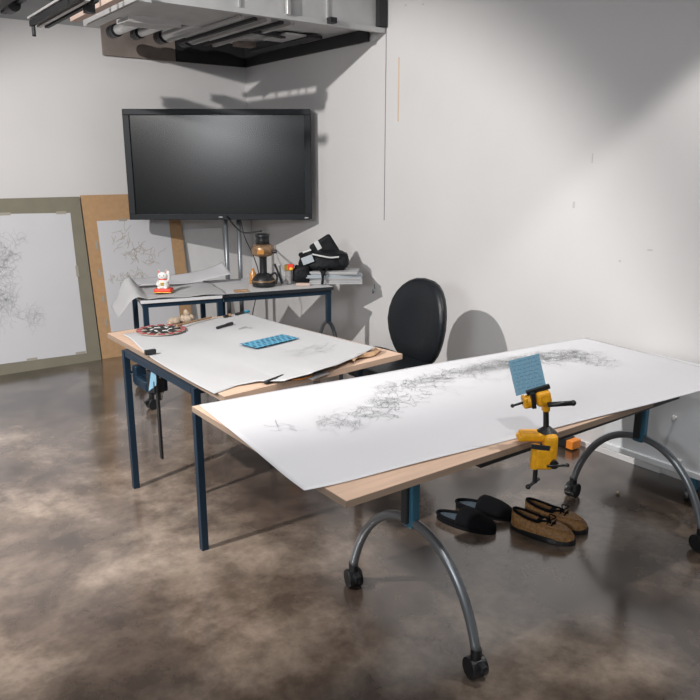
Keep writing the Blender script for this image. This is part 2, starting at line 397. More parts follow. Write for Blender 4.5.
rnd = random.Random(9); ls = []
for cx, cz, rx, rz, n in ((-.12, .95, .10, .12, 20), (.08, .85, .10, .12, 20), (-.10, .66, .20, .05, 34), (-.04, .86, .04, .04, 14), (.02, .55, .2, .08, 16)):
    ls += [[Vector((p.x, -.0012, p.y)) for p in l] for l in scribble(cx, cz, rx, rz, n, rnd, .09)]
link('ink_drawing', MB().strokes(ls, .0035, Vector((0, 1, 0))).bm, M['sepia'], sh)
for x, z, a, b in ((-.345, .95, .02, .07), (-.352, .72, .02, .06), (-.35, .5, .02, .06), (-.1, 1.145, .07, .02), (-.352, .3, .02, .06)):
    link('tape_piece', MB().box((x, -.0015, z), (a, .0012, b)).bm, M['cream'], t)
t, L_ = leaning('foam_board', 'white panel leaning behind the brown fibreboard under the screen', 2.60, 3.15, 1.02, M['trim'], .085, 6.09)

# ------------------------------------------------------------------ arched caster legs (flip-top tables)
def caster(parent, x, y, rz=0, stem=.10, name='caster'):
    c = MB()
    rot = Matrix.Translation((x, y, 0)) @ Matrix.Rotation(rz, 4, 'Z')
    for s in (-1, 1):
        a = rot @ Vector((0, s*.009, .036)); b = rot @ Vector((0, s*.028, .036)); c.cyl(a, b, .036, seg=28)
    o = link(name, c.bm, M['rubber'], parent, bev=.003)
    h = MB(); h.cyl(rot @ Vector((0, -.009, .038)), rot @ Vector((0, .009, .038)), .034)
    h.cyl((x, y, .04), (x, y, stem), .018); h.box(tuple(rot @ Vector((-.026, 0, .055))), (.05, .024, .02), Matrix.Rotation(rz, 4, 'Z'), bev=.004)
    link('caster_fork', h.bm, M['rubber'], o)
    return o
def arch_leg(parent, x, yc, half, ztop, zj=.41, rzs=(0, 0)):
    p = MB(); p.box((x, yc, (ztop+zj-.02)/2+.0), (.042, .055, ztop-zj+.02), bev=.012); link('post', p.bm, M['post_blue'], parent)
    p = MB(); p.box((x-.027, yc, (ztop+zj)/2), (.016, .03, ztop-zj), bev=.005); link('post_channel', p.bm, M['edge'], parent)
    for s, rz in ((-1, rzs[0]), (1, rzs[1])):
        pts = [(x, yc+s*(.012+half*math.sin(a)/.9537), .085+(zj-.085)*(math.cos(a)-.30)/.70) for a in [i*R(72.5)/18 for i in range(19)]]
        leg = link('leg', MB().tube(pts, .0165, 14).bm, M['gray_tube'], parent, smooth=True)
        caster(parent, x, yc+s*(half+.012), rz)

# front table
t = thing('folding_table', 'flip-top table on two grey arched legs with casters, carrying the long drawing', 'table', (2.19, 1.66, 0))
def loc(px): return px
base = MATX[t.name]
tt = MB(); 
def rrect(x0, y0, x1, y1, r, n=5):
    o = []
    for cx, cy, a0 in ((x1-r, y0+r, -PI/2), (x1-r, y1-r, 0), (x0+r, y1-r, PI/2), (x0+r, y0+r, PI)):
        for k in range(n+1): o.append((cx+r*math.cos(a0+PI/2*k/n), cy+r*math.sin(a0+PI/2*k/n)))
    return o
link('tabletop', MB().prism(rrect(-.72, -.285, .78, .34, .07), .735, .758).bm, M['edge'], t, bev=.003)
link('crossbar', MB().box((0, 0, .70), (1.30, .06, .035)).bm, M['edge'], t)
link('front_rail', MB().box((-.09, -.255, .706), (1.12, .022, .016)).bm, M['edge'], t)
for x in (-.6, .42): link('rail_bracket', MB().box((x, -.19, .72), (.03, .15, .03)).bm, M['edge'], t)
arch_leg(t, -.67, .02, .31, .735, rzs=(1.35, 1.3)); arch_leg(t, .67, .0, .31, .735, rzs=(1.3, .2))
b = thing('plywood_board', 'long plywood board lying on the front table under the long drawing', 'board', (1.7, 1.78, .7585))
link('sheet', MB().prism([(-.715, -.453), (.62, -.472), (.62, .30), (-.705, .452)], 0, .0205).bm, M['plywood'], b, bev=.001)
eb = MB(); eb.prism([(-.716, -.4545), (.621, -.4735), (.621, -.472), (-.715, -.453)], .0005, .0195)
eb.prism([(-.7165, -.4545), (-.715, -.453), (-.705, .452), (-.7065, .452)], .0005, .0195)
link('veneer_edge', eb.bm, M['plyedge'], b)
# long drawing
A0 = Vector((1.018, 2.224, .7815)); U = Vector((1.925, -.19, 0)); V = Vector((-.093, -.80, 0))
def paper2(s, v):
    p = A0+U*s+V*v
    p.x += 0; z = 0
    z += .0025*math.sin(s*9+v*3)**2
    d = max(0, 1-math.hypot((s*1.92)/.16, (1-v)*.8/.16))
    z += .006*d*d
    if v > .93 and s > .6: z += 0
    p.z += z
    return p
t = link('long_drawing', MB().grid(paper2, 90, 40).bm, M['paper'], smooth=True, solid=.0012)
tag(t, 'long white sheet with a wide grey pencil drawing, spread over the front table', 'drawing')
rnd = random.Random(21); ls = []; lf = []
def onpaper(l, dz=.0028):
    return [Vector((p.x, p.y, .7815+.0018+dz)) for p in l]
dark = [(1.46, 1.80, .09, .07, 70, .05), (1.54, 1.86, .06, .04, 60, .04), (1.62, 1.83, .13, .05, 50, .05), (1.75, 1.95, .16, .05, 90, .05), (2.0, 1.96, .16, .05, 130, .05),
        (2.2, 1.955, .15, .045, 140, .05), (2.36, 1.93, .14, .05, 140, .05), (2.52, 1.90, .12, .06, 130, .05), (2.62, 1.84, .10, .06, 90, .05), (2.60, 1.72, .06, .06, 40, .05), (1.36, 1.78, .08, .05, 30, .06),
        (1.13, 1.84, .02, .035, 6, .05), (1.28, 1.80, .06, .05, 20, .06)]
for cx, cy, rx, ry, n, sz in dark:
    ls += [onpaper(l) for l in scribble(cx, cy, rx, ry, int(n*.75), rnd, sz*1.1, None)]
for cx, cy, rx, ry, n, sz in dark[3:]:
    lf += [onpaper(l) for l in scribble(cx, cy, rx*1.3, ry*1.4, int(n*.7), rnd, sz*1.6)]
lf += [onpaper(l) for l in scribble(2.2, 1.84, .5, .06, 60, rnd, .10)]
link('pencil_drawing', MB().strokes(ls, .0013).bm, M['pencil'], t)
link('faint_shading', MB().strokes(lf, .0013).bm, M['pencil_faint'], t)

# ------------------------------------------------------------------ left table (blue square tube frame)
t = thing('work_table', 'blue square-tube table at left with a plywood top and white paper', 'table', (1.62, 2.98, 0))
for x, y in ((1.18, 2.605), (1.175, 3.37), (2.02, 2.62), (2.0, 3.40)):
    W('leg', MB().box((x, y, .36), (.030, .030, .72)), M['blue_steel'], t, bev=.002)
W('frame_rail', MB().box((1.178, 2.99, .706), (.028, .74, .028)), M['blue_steel'], t)
W('frame_rail', MB().box((2.01, 3.01, .706), (.028, .75, .028)), M['blue_steel'], t)
W('frame_rail', MB().box((1.60, 2.612, .706), (.82, .028, .028)), M['blue_steel'], t)
W('frame_rail', MB().box((1.59, 3.385, .706), (.80, .028, .028)), M['blue_steel'], t)
W('tabletop', MB().prism([(1.178, 2.348), (2.125, 2.43), (1.985, 3.71), (1.19, 3.66)], .722, .748), M['plywood'], t, bev=.001)
ed = MB().prism([(1.1765, 2.3465), (1.178, 2.348), (1.19, 3.66), (1.1885, 3.66)], .7235, .7465)
W('top_edge', ed, M['plyedge'], t)
# paper with raised corner
near = [(1.160, 2.395), (1.27, 2.43), (1.36, 2.42), (1.44, 2.34), (1.56, 2.33), (1.69, 2.36), (1.84, 2.435), (2.06, 2.55)]
far = [(1.235, 3.56), (1.999, 3.69)]
def paper1(s, v):
    q = s*7; i = min(6, int(q)); f = q-i; f = f*f*(3-2*f)
    n = Vector(near[i]).lerp(Vector(near[i+1]), f); fa = Vector(far[0]).lerp(Vector(far[1]), s)
    p = n.lerp(fa, v); p.x -= .030*math.sin(PI*min(1, v*1.15))*(1-s)
    z = .7505
    z += .028*math.exp(-((s-.62)/.22)**2)*max(0, 1-v/.3)**2
    z += .014*max(0, (s-.6)/.4)**2*max(0, 1-v/.5)**1.5
    z -= .0*v
    z += .004*math.sin(s*6+v*5)**2
    if s < .06 and v < .4: z += 0
    return Vector((p.x, p.y, z))
p1 = link('large_paper_sheet', MB().grid(paper1, 70, 50).bm, M['paper_old'], smooth=True, solid=.001)
tag(p1, 'large wavy white sheet covering the blue-framed left table', 'paper')
rnd = random.Random(5); ls = []
for l in scribble(1.80, 2.72, .13, .07, 60, rnd, .08): ls.append([Vector((p.x, p.y, .7575) ) for p in l])
link('pencil_drawing', MB().strokes(ls, .002).bm, M['pencil_faint'], p1)
pr = link('fold_crease', MB().strokes([bez([(1.62, 3.0, .757), (1.75, 2.75, .757)], 6)], .003).bm, M['pencil_faint'], p1)

# blue grid print on the left table
def checker_mat():
    m = mat('chequered_print', (.05, .3, .46), .7); nt = m.node_tree; b = nt.nodes['Principled BSDF']; L = nt.links.new
    tc = nt.nodes.new('ShaderNodeTexCoord'); mp = nt.nodes.new('ShaderNodeMapping'); mp.inputs['Scale'].default_value = (1, 1, 0)
    L(tc.outputs['Object'], mp.inputs['Vector'])
    br = nt.nodes.new('ShaderNodeTexBrick'); br.inputs['Scale'].default_value = 22; br.inputs['Mortar Size'].default_value = .10
    br.inputs['Color1'].default_value = (.008, .03, .06, 1); br.inputs['Color2'].default_value = (.02, .15, .26, 1); br.inputs['Mortar'].default_value = (.12, .36, .52, 1)
    br.inputs['Brick Width'].default_value = .7; br.inputs['Row Height'].default_value = .55
    L(mp.outputs['Vector'], br.inputs['Vector']); L(br.outputs['Color'], b.inputs['Base Color']); return m
g0 = link('blue_grid_print', MB().box((0, 0, 0), (.275, .122, .0015)).bm, checker_mat())
place(g0, (1.74, 2.962, .7615), R(10.7))
tag(g0, 'small blue chequered print lying on the left table paper', 'print')

# round patterned disc
dz = .7585
d0 = thing('patterned_disc', 'round red-rimmed disc with a black and white pattern on the left table', 'disc', (1.418, 3.51, dz), .3)
link('base_disc', MB().cyl((0, 0, 0), (0, 0, .004), .125, seg=44).bm, M['cream'], d0)
rr = MB()
for k in range(14):
    a = 2*PI*k/14; rr.box((.112*math.cos(a), .112*math.sin(a), .0048), (.026, .034, .002), Matrix.Rotation(a, 4, 'Z'))
link('red_rim_marks', rr.bm, M['maroon'], d0)
rr = MB(); rnd = random.Random(2)
for k in range(9):
    a = 2*PI*k/9; rr.box((.062*math.cos(a), .062*math.sin(a), .0052), (.070, .034, .002), Matrix.Rotation(a+rnd.uniform(-.5, .5), 4, 'Z'))
rr.cyl((0, 0, .004), (0, 0, .0065), .022)
link('black_marks', rr.bm, M['black'], d0)
rr = MB()
for k in range(6):
    a = 2*PI*k/6+.3; rr.box((.045*math.cos(a), .045*math.sin(a), .007), (.03, .010, .0015), Matrix.Rotation(a+1, 4, 'Z'))
link('white_marks', rr.bm, M['ceramic'], d0)

# shell-like lump, stick, pens
s0 = MB(); rnd = random.Random(4)
for k in range(9): s0.ball((rnd.uniform(-.06, .06), rnd.uniform(-.04, .04), rnd.uniform(.012, .05)), (rnd.uniform(.02, .04), rnd.uniform(.012, .025), rnd.uniform(.012, .03)), 10, Euler((rnd.uniform(0, 3), rnd.uniform(0, 3), rnd.uniform(0, 3))))
o = link('crumpled_cloth', s0.bm, M['seashell'], smooth=True); place(o, (1.585, 3.66, .749)); o.scale = (1, 1, .9)
tag(o, 'small crumpled beige bundle at the back edge of the left table', 'cloth')
def rod(name, a, b, r, m, label, cat, group=None):
    o = link(name, MB().cyl(a, b, r, seg=12).bm, m, smooth=False); return tag(o, label, cat, group)
rod('wooden_stick', (1.50, 3.50, .775), (1.765, 3.64, .763), .0055, M['kraft'], 'brown wooden stick resting across the round patterned disc', 'stick')
def pen(name, x, y, rz, L_, m1, m2, label, z=.7625):
    t = thing(name, label, 'pen', (x, y, z), rz)
    link('barrel', MB().cyl((-L_/2, 0, 0), (L_*.12, 0, 0), .0075).bm, m1, t); link('cap', MB().cyl((L_*.12, 0, 0), (L_/2, 0, 0), .0088).bm, m2, t)
pen('marker_pen', 1.725, 3.40, R(25), .13, M['black'], M['black'], 'black marker lying near the middle of the left table')
pen('marker_pen', 1.97, 3.655, R(18), .11, M['black'], M['cyan'], 'blue-capped pen at the back right corner of the left table', .7615)
pen('crayon', 1.86, 3.63, R(18), .05, M['black'], M['kraft'], 'short dark crayon beside the blue-capped pen', .7615)
o = link('paper_clip_strip', MB().box((0, 0, 0), (.06, .008, .003)).box((.027, -.02, 0), (.008, .04, .003)).bm, M['steel_light']); place(o, (1.78, 3.31, .7595), .35)
tag(o, 'pale L-shaped clip lying beside the black marker', 'clip')
# bits at the front of left table
o = link('kraft_scrap', MB().grid(lambda s, v: Vector((-.13+.26*s, -.022+.044*v+.01*math.sin(7*s), .010+.007*math.sin(9*s+4*v))), 14, 6).bm, M['kraft'], smooth=True, solid=.001)
place(o, (1.955, 2.485, .749), .35); tag(o, 'crumpled brown kraft paper at the right front of the left table', 'paper')
o = link('grey_card', MB().box((0, 0, 0), (.12, .09, .002)).bm, M['grey_card']); place(o, (1.60, 2.385, .7505), .3); tag(o, 'small grey printed card under the edge of the big left sheet', 'card')
t = thing('craft_knife', 'black craft knife lying at the front edge of the left table', 'knife', (1.43, 2.405, .757), R(20))
link('handle', MB().box((0, 0, 0), (.12, .018, .012), bev=.004).bm, M['black'], t); link('blade', MB().prism([(.06, -.006), (.10, .002), (.06, .006)], -.001, .001).bm, M['chrome'], t)
o = link('orange_cord', MB().tube(bez([(1.47, 2.41, .753), (1.51, 2.36, .753), (1.57, 2.36, .754), (1.60, 2.39, .755)]), .003, 8).bm, M['orange'], smooth=True)
tag(o, 'short curl of orange cord beside the black craft knife', 'cord')

# blue clamp + bar clamp on the left legs
t = thing('bench_vise', 'dark blue vise fixed to the far left leg of the blue-framed table', 'vise', (1.232, 3.30, .56))
W('body', MB().box((1.227, 3.26, .575), (.07, .16, .05), bev=.008).box((1.222, 3.335, .60), (.055, .05, .09), bev=.008), M['blue_steel'], t)
W('jaw', MB().box((1.232, 3.165, .60), (.07, .035, .12), bev=.006), M['rubber'], t)
W('jaw', MB().box((1.232, 3.125, .61), (.08, .03, .10), bev=.006), M['blue_steel'], t)
W('screw', MB().cyl((1.217, 3.15, .59), (1.217, 3.40, .59), .011), M['chrome'], t)
W('paddle', MB().prism([(-.02, -.05), (.02, -.02), (.03, .05), (.0, .05)], 0, .008, Matrix.Translation((1.192, 3.09, .63)) @ Euler((PI/2, 0, -.9)).to_matrix().to_4x4()), M['card'], t)
W('handle', MB().cyl((1.162, 3.36, .62), (1.272, 3.40, .57), .006), M['rubber'], t)
t = thing('bar_clamp', 'long black bar clamp hanging from the left edge of the blue-framed table', 'clamp', (1.165, 3.12, .5))
W('bar', MB().box((1.205, 3.075, .485), (.010, .022, .47), Euler((0, .0, 0))), M['rubber'], t)
W('fixed_jaw', MB().box((1.19, 3.09, .765), (.05, .022, .022), bev=.003), M['rubber'], t)
W('sliding_jaw', MB().box((1.215, 3.09, .60), (.05, .03, .06), bev=.004), M['rubber'], t)
W('spindle', MB().cyl((1.225, 3.10, .60), (1.225, 3.10, .715), .008), M['chrome'], t)
W('grip', MB().cyl((1.225, 3.10, .53), (1.225, 3.10, .60), .014), M['chrome'], t)

# ------------------------------------------------------------------ back tables
AR = math.atan2(4.19-4.50, 2.98-1.70)
t = thing('side_table', 'small blue-framed table on casters at the back, under the draped paper and cat figurine', 'table', (1.70, 4.50, 0), AR)
def blk(x, y, z, a, b, c, **k): return MB().box((x, y, z), (a, b, c), **k).bm
link('leg', blk(.02, 0, .54, .034, .034, .36), M['blue_steel'], t); link('leg', blk(.02, .55, .54, .034, .034, .36), M['blue_steel'], t)
link('leg', blk(.505, .55, .54, .034, .034, .36), M['blue_steel'], t); link('leg', blk(.505, 0, .54, .034, .034, .36), M['blue_steel'], t)
for x, y in ((.02, 0), (.505, 0), (.02, .55), (.505, .55)):
    link('leg_stem', MB().cyl((x, y, .06), (x, y, .38), .013).bm, M['chrome'], t); caster(t, x, y, .3)
for a, b_ in (((.26, 0), (.52, .03)), ((.26, .55), (.52, .03))): link('frame_rail', blk(a[0], a[1], .705, b_[0], b_[1], .028), M['blue_steel'], t)
for x in (.02, .505): link('frame_rail', blk(x, .275, .705, .03, .52, .028), M['blue_steel'], t)
link('tabletop', blk(.255, .28, .73, .53, .62, .02), M['laminate'], t, bev=.002)
t = thing('folding_table', 'narrow flip-top table with arched end leg at the back, holding lantern, bag and papers', 'table', (2.225, 4.375, 0), AR)
link('front_rail', blk(.39, .02, .70, .78, .03, .028), M['blue_steel'], t)
link('tabletop', blk(.39, .31, .732, .80, .64, .022), M['laminate'], t, bev=.003)
link('top_edge', blk(.39, -.013, .732, .80, .005, .022), M['edge'], t)
link('post', MB().box((.765, .03, .60), (.034, .04, .25), bev=.006).bm, M['blue_steel'], t)
link('post', MB().box((.065, .35, .56), (.04, .04, .34), bev=.006).bm, M['blue_steel'], t)
for x, yc in ((.765, .03), (.065, .35)):
    for s in (-1, 1):
        pts = [(x, yc+s*(.01+.24*math.sin(a)), .085+.395*(math.cos(a)-.26)/.74) for a in [i*R(75)/14 for i in range(15)]]
        link('leg', MB().tube(pts, .014, 12).bm, M['gray_tube'] if s > 0 else M['edge'], t, smooth=True); caster(t, x, yc+s*.25, 1.2)

# draped papers on the back table
def drape(s, v):
    # s along table (left->right), v front->back
    x = -.06+.92*s; y = -.03+.64*v
    z = .744
    if x < .02: 
        k = (.02-x)/.09; z -= .05*k*k*0
    z += .012*math.sin(s*7+1)*v
    z += .06*max(0, s-.55)**1.2*v
    return Vector((x, y, z+.006))
t = thing('draped_paper', 'large white paper draped over the left back table, its left end curling down', 'paper', (1.70, 4.50, 0), AR)
def drape2(s, v):
    y = -.035+.42*v; x = .55-.71*s
    z = .7465+.008*math.sin(s*8+v*4)**2+.018*v*math.sin(s*5+.6)**2
    if x < .04:
        d = .04-x
        z += (.022+.05*v)*math.sin(min(1, d/.16)*PI) - 2.2*max(0, d-.06)**1.5
        y += .03*d*(1-v)
    return Vector((x, y, z))
link('sheet', MB().grid(drape2, 60, 30).bm, M['paper_old'], t, smooth=True, solid=.001)
t = thing('rolled_paper', 'white paper sheet rolling upward behind the lantern on the back table', 'paper', (1.95, 4.9, .75), AR)
def roll(s, v):
    x = -.16+.72*s; y = .0+.26*v
    z = .014+.02*v+.006*math.sin(s*9+v*3)
    if s > .45: z += .085*((s-.45)/.55)**1.8*(.5+.5*v)
    return Vector((x, y, z))
link('sheet', MB().grid(roll, 40, 16).bm, M['paper'], t, smooth=True, solid=.001)

# lucky cat figurine
t = thing('cat_figurine', 'small white beckoning cat figurine on a red cushion base, on the draped paper', 'figurine', (1.895, 4.60, .760), HEAD)
link('cushion', MB().box((0, 0, .014), (.115, .085, .028), bev=.010).bm, M['red'], t)
link('gold_trim', MB().box((0, 0, .003), (.12, .09, .006), bev=.002).bm, M['gold'], t)
bd = MB(); bd.lathe([(.005, .026), (.036, .028), (.040, .045), (.034, .07), (.024, .088), (.012, .095)], seg=20); bd.ball((0, -.004, .110), (.034, .029, .028), 20)
for s in (-1, 1): bd.cyl((s*.021, 0, .126), (s*.026, 0, .152), .011, .001, 12)
for s in (-1, 1): bd.ball((s*.022, -.028, .034), (.013, .016, .010), 12)
bd.tube([(.028, -.008, .07), (.042, -.016, .09), (.046, -.02, .115), (.042, -.024, .132)], .010, 10); bd.ball((.042, -.024, .134), (.013, .011, .013), 12)
bd.tube([(-.028, -.01, .075), (-.034, -.026, .055), (-.016, -.034, .048)], .010, 10)
link('body', bd.bm, M['ceramic'], t, smooth=True)
e = MB()
for s in (-1, 1): e.ball((s*.012, -.0315, .114), (.004, .002, .003), 8)
e.ball((0, -.034, .106), (.003, .002, .002), 8)
link('face_marks', e.bm, M['black'], t)
e = MB()
for s in (-1, 1): e.cyl((s*.0215, -.006, .130), (s*.025, -.008, .146), .006, .001, 8)
link('ear_lining', e.bm, M['red'], t)
link('coin', MB().box((0, -.036, .058), (.022, .006, .026), bev=.003).bm, M['gold'], t)
link('collar', MB().lathe([(.027, .084), (.029, .087), (.027, .091)], seg=20).bm, M['red'], t)

# lantern
t = thing('lantern', 'black and brass lantern-like device on a column, tallest thing on the back table', 'lamp', (2.60, 4.49, .745), HEAD)
link('base', MB().lathe([(.05, 0), (.080, .004), (.084, .03), (.078, .055), (.06, .075), (.045, .09), (.03, .095)]).bm, M['rubber'], t, smooth=True)
link('base_ring', MB().lathe([(.080, .034), (.087, .038), (.087, .044), (.078, .048)]).bm, M['brass'], t, smooth=True)
link('column', MB().lathe([(.028, .09), (.026, .10), (.026, .20), (.034, .215)]).bm, M['rubber'], t, smooth=True)
link('head', MB().lathe([(.034, .212), (.06, .218), (.078, .232), (.080, .272), (.070, .290), (.05, .30)]).bm, M['brass'], t, smooth=True)
link('top_collar', MB().lathe([(.05, .298), (.048, .33), (.046, .345), (.05, .352), (.05, .368), (.035, .372)]).bm, M['rubber'], t, smooth=True)
link('handle', MB().tube(bez([(.05, -.02, .08), (.085, -.03, .10), (.10, -.03, .07), (.09, -.03, .02)]), .008, 10).bm, M['rubber'], t, smooth=True)
link('side_knob', MB().cyl((.075, -.02, .25), (.098, -.025, .25), .014).bm, M['rubber'], t)
link('amber_window', MB().box((-.005, -.077, .25), (.05, .012, .03), bev=.004).bm, M['amber'], t)
# jar and tools
o = link('amber_bottle', MB().lathe([(.024, 0), (.026, .01), (.026, .07), (.012, .09), (.011, .11), (.004, .112)]).bm, M['amber'], smooth=True); place(o, (2.60, 4.64, .745)); tag(o, 'small amber bottle half hidden behind the lantern', 'bottle')
t = thing('tool_jar', 'glass jar with yellow and red tops, right of the lantern', 'jar', (2.80, 4.47, .745), HEAD)
link('jar', MB().lathe([(.022, 0), (.026, .005), (.026, .10), (.022, .108)]).bm, M['grey_card'], t, smooth=True)
link('yellow_top', MB().lathe([(.030, .10), (.033, .104), (.033, .135), (.028, .14)]).bm, M['gold'], t)
link('red_top', MB().box((.018, -.022, .128), (.045, .03, .04), bev=.006).bm, M['red'], t)
link('yellow_spot', MB().ball((.020, -.040, .115), (.014, .006, .012), 10).bm, M['yel'], t)
t = thing('pliers', 'dark pliers leaning upright between lantern and jar', 'pliers', (2.74, 4.47, .746), HEAD)
link('handle', MB().tube(bez([(-.05, 0, .15), (-.03, 0, .10), (-.01, 0, .04), (0, 0, .006)]), .008, 8).bm, M['rubber'], t, smooth=True)
link('handle', MB().tube(bez([(-.015, .01, .14), (-.01, .01, .08), (.0, .01, .03), (.008, .01, .008)]), .007, 8).bm, M['gray_tube'], t, smooth=True)
o = link('cork_strip', MB().box((0, 0, .01), (.10, .03, .02), bev=.004).bm, M['pinkwood']); place(o, (2.835, 4.335, .745), HEAD); tag(o, 'small pale wooden block at the table edge below the jar', 'block')
o = link('brown_scrap', MB().box((0, 0, .006), (.10, .05, .012), bev=.004).bm, M['kraft']); place(o, (2.36, 4.385, .745), -.4); tag(o, 'brown scrap lying on the back table front edge left of the lantern', 'scrap')
# paper stacks
ST = 'paper stacks on the back table'
def stack(x, y, z, a, b, h, rz, label, m='paper_old', n=5):
    t = thing('paper_stack', label, 'paper stack', (x, y, z), rz, ST); rnd = random.Random(int(x*1000+z*777))
    mb = MB()
    for k in range(n): mb.box((rnd.uniform(-.008, .008), rnd.uniform(-.008, .008), h*(k+.5)/n), (a, b, h/n*.86))
    link('sheets', mb.bm, M[m], t); return t
stack(3.12, 4.36, .745, .42, .24, .045, HEAD, 'thick white paper stack, lowest of the pile under the black bag', n=4)
stack(3.12, 4.36, .791, .40, .25, .022, HEAD+.1, 'middle grey-white sheaf in the pile under the black bag', 'tag', 3)
stack(3.11, 4.365, .8135, .40, .24, .022, HEAD-.08, 'top white sheaf of the pile directly under the black bag', n=3)
# black bag
t = thing('black_bag', 'black nylon bag with silver reflective stripes slumped on the paper pile', 'bag', (3.06, 4.41, .836), HEAD)
def lump(c, d, seed, amp=.18, rot=None, seg=24):
    b = MB(); b.ball((0, 0, 0), (1, 1, 1), seg)
    for v in b.bm.verts:
        p = v.co.copy()
        q = Vector((math.copysign(abs(p.x)**.6, p.x), math.copysign(abs(p.y)**.6, p.y), math.copysign(abs(p.z)**.6, p.z)))
        q *= 1+amp*noise.noise(p*1.7+Vector((seed, 0, 0)))+amp*.5*noise.noise(p*4+Vector((0, seed, 0)))
        v.co = Vector((q.x*d[0], q.y*d[1], q.z*d[2]))
    m = Matrix.Translation(c) @ (rot.to_matrix().to_4x4() if rot else Matrix())
    bmesh.ops.transform(b.bm, matrix=m, verts=b.bm.verts); return b
link('body', lump((-.005, 0, .070), (.185, .10, .070), 3, .22).bm, M['fabric'], t, smooth=True)
link('flap', MB().box((.012, .02, .150), (.18, .05, .155), Euler((0, R(-32), 0)), bev=.018).bm, M['fabric'], t, smooth=False)
link('side_pocket', lump((.14, -.02, .07), (.05, .07, .055), 5, .2).bm, M['fabric'], t, smooth=True)
link('reflective_stripe', MB().tube(bez([(-.07, -.115, .125), (.0, -.122, .112), (.06, -.122, .102), (.12, -.11, .105)]), .006, 8).bm, M['reflect'], t)
link('reflective_stripe', MB().tube(bez([(-.14, -.10, .135), (-.08, -.10, .155)]), .007, 8).bm, M['reflect'], t)
link('tag_label', MB().box((-.105, -.118, .085), (.085, .008, .055), Euler((.1, -.35, 0)), bev=.003).bm, M['tag'], t)
link('tag_label', MB().box((-.035, -.012, .178), (.036, .006, .065), Euler((0, -.5, 0)), bev=.002).bm, M['reflect'], t)
link('strap', MB().tube(bez([(-.03, -.10, .03), (0, -.165, .0), (.005, -.172, -.045), (.0, -.172, -.085)]), .010, 8).bm, M['fabric'], t, smooth=True)
link('strap', MB().tube(bez([(.04, -.10, .03), (.02, -.165, .0), (.005, -.17, -.03)]), .008, 8).bm, M['fabric'], t, smooth=True)
o = link('black_pouch', lump((0, 0, .065), (.068, .05, .065), 12, .2).bm, M['fabric'], smooth=True); place(o, (2.885, 4.425, .747), HEAD); tag(o, 'small black pouch lying left of the black bag', 'pouch')
# cables below the screen
cable('power_cable', [(2.80, 5.40, 1.18), (2.76, 5.2, 1.12), (2.68, 4.9, 1.09), (2.60, 4.50, 1.135)], .006, M['rubber'], 'black cable running from the screen down to the lantern')
cable('thin_cable', [(2.95, 5.45, 1.16), (2.96, 5.4, 1.0), (2.93, 5.2, .85), (2.85, 5.0, .70), (2.85, 5.15, .3), (2.9, 5.2, .01)], .004, M['rubber'], 'thin dark cable hanging below the right half of the screen')
cable('wall_hook_loop', [(3.462, 4.30, .70), (3.455, 4.29, .66), (3.455, 4.31, .63), (3.462, 4.32, .66)], .003, M['gray_tube'], 'tiny wire loop hanging on the white wall right of the back table')

# ------------------------------------------------------------------ office chair
t = thing('office_chair', 'black leather office chair with an oval back, behind the long drawing', 'chair', (2.63, 3.16, 0), 0)
def backrest():
    b = MB(); n = 28; prof = []
    poly = []
    for k in range(n):
        a = 2*PI*k/n; c, s_ = math.cos(a), math.sin(a)
        wy = .245*math.copysign(abs(c)**.85, c); zz = .27*math.copysign(abs(s_)**.9, s_)
        wy *= 1-.14*(zz/.27 < 0)*abs(zz/.27)
        poly.append((wy, zz))
    rings = []
    for (sc, x) in ((.0, -.028), (.5, -.034), (.86, -.030), (.97, -.014), (1, .005), (.97, .028), (.85, .040), (.4, .044), (0, .044)):
        ring = []
        for (y, z) in poly:
            Y, Z = y*sc, z*sc
            ring.append(b.bm.verts.new((x+.045*(Y/.24)**2*-1+.10*Z+.0, Y, Z+.0)))
        rings.append(ring)
    for r1, r2 in zip(rings, rings[1:]):
        for k in range(n): b.bm.faces.new((r1[k], r1[(k+1) % n], r2[(k+1) % n], r2[k]))
    bmesh.ops.remove_doubles(b.bm, verts=b.bm.verts, dist=1e-5)
    bmesh.ops.translate(b.bm, vec=(.27, 0, .665), verts=b.bm.verts); return b
link('backrest', backrest().bm, M['leather'], t, smooth=True)
link('seat', MB().box((.03, -.03, .42), (.42, .40, .075), bev=.035).bm, M['leather'], t, smooth=True)
link('back_bracket', MB().tube(bez([(.0, 0, .38), (.22, 0, .37), (.33, 0, .44), (.335, 0, .60)]), .02, 10).bm, M['rubber'], t, smooth=True)
link('armrest', MB().tube(bez([(-.06, .26, .44), (.0, .262, .472), (.13, .262, .478), (.25, .25, .44), (.34, .20, .39)]), .013, 10).bm, M['rubber'], t, smooth=True)
link('gas_column', MB().cyl((0, 0, .10), (0, 0, .41), .025).bm, M['gray_tube'], t)
for k in range(5):
    a = 2*PI*k/5+.3; x, y = .27*math.cos(a), .27*math.sin(a)
    link('base_arm', MB().tube([(0, 0, .11), (x*.5, y*.5, .10), (x, y, .075)], .017, 8).bm, M['rubber'], t); caster(t, x, y, a, .075)

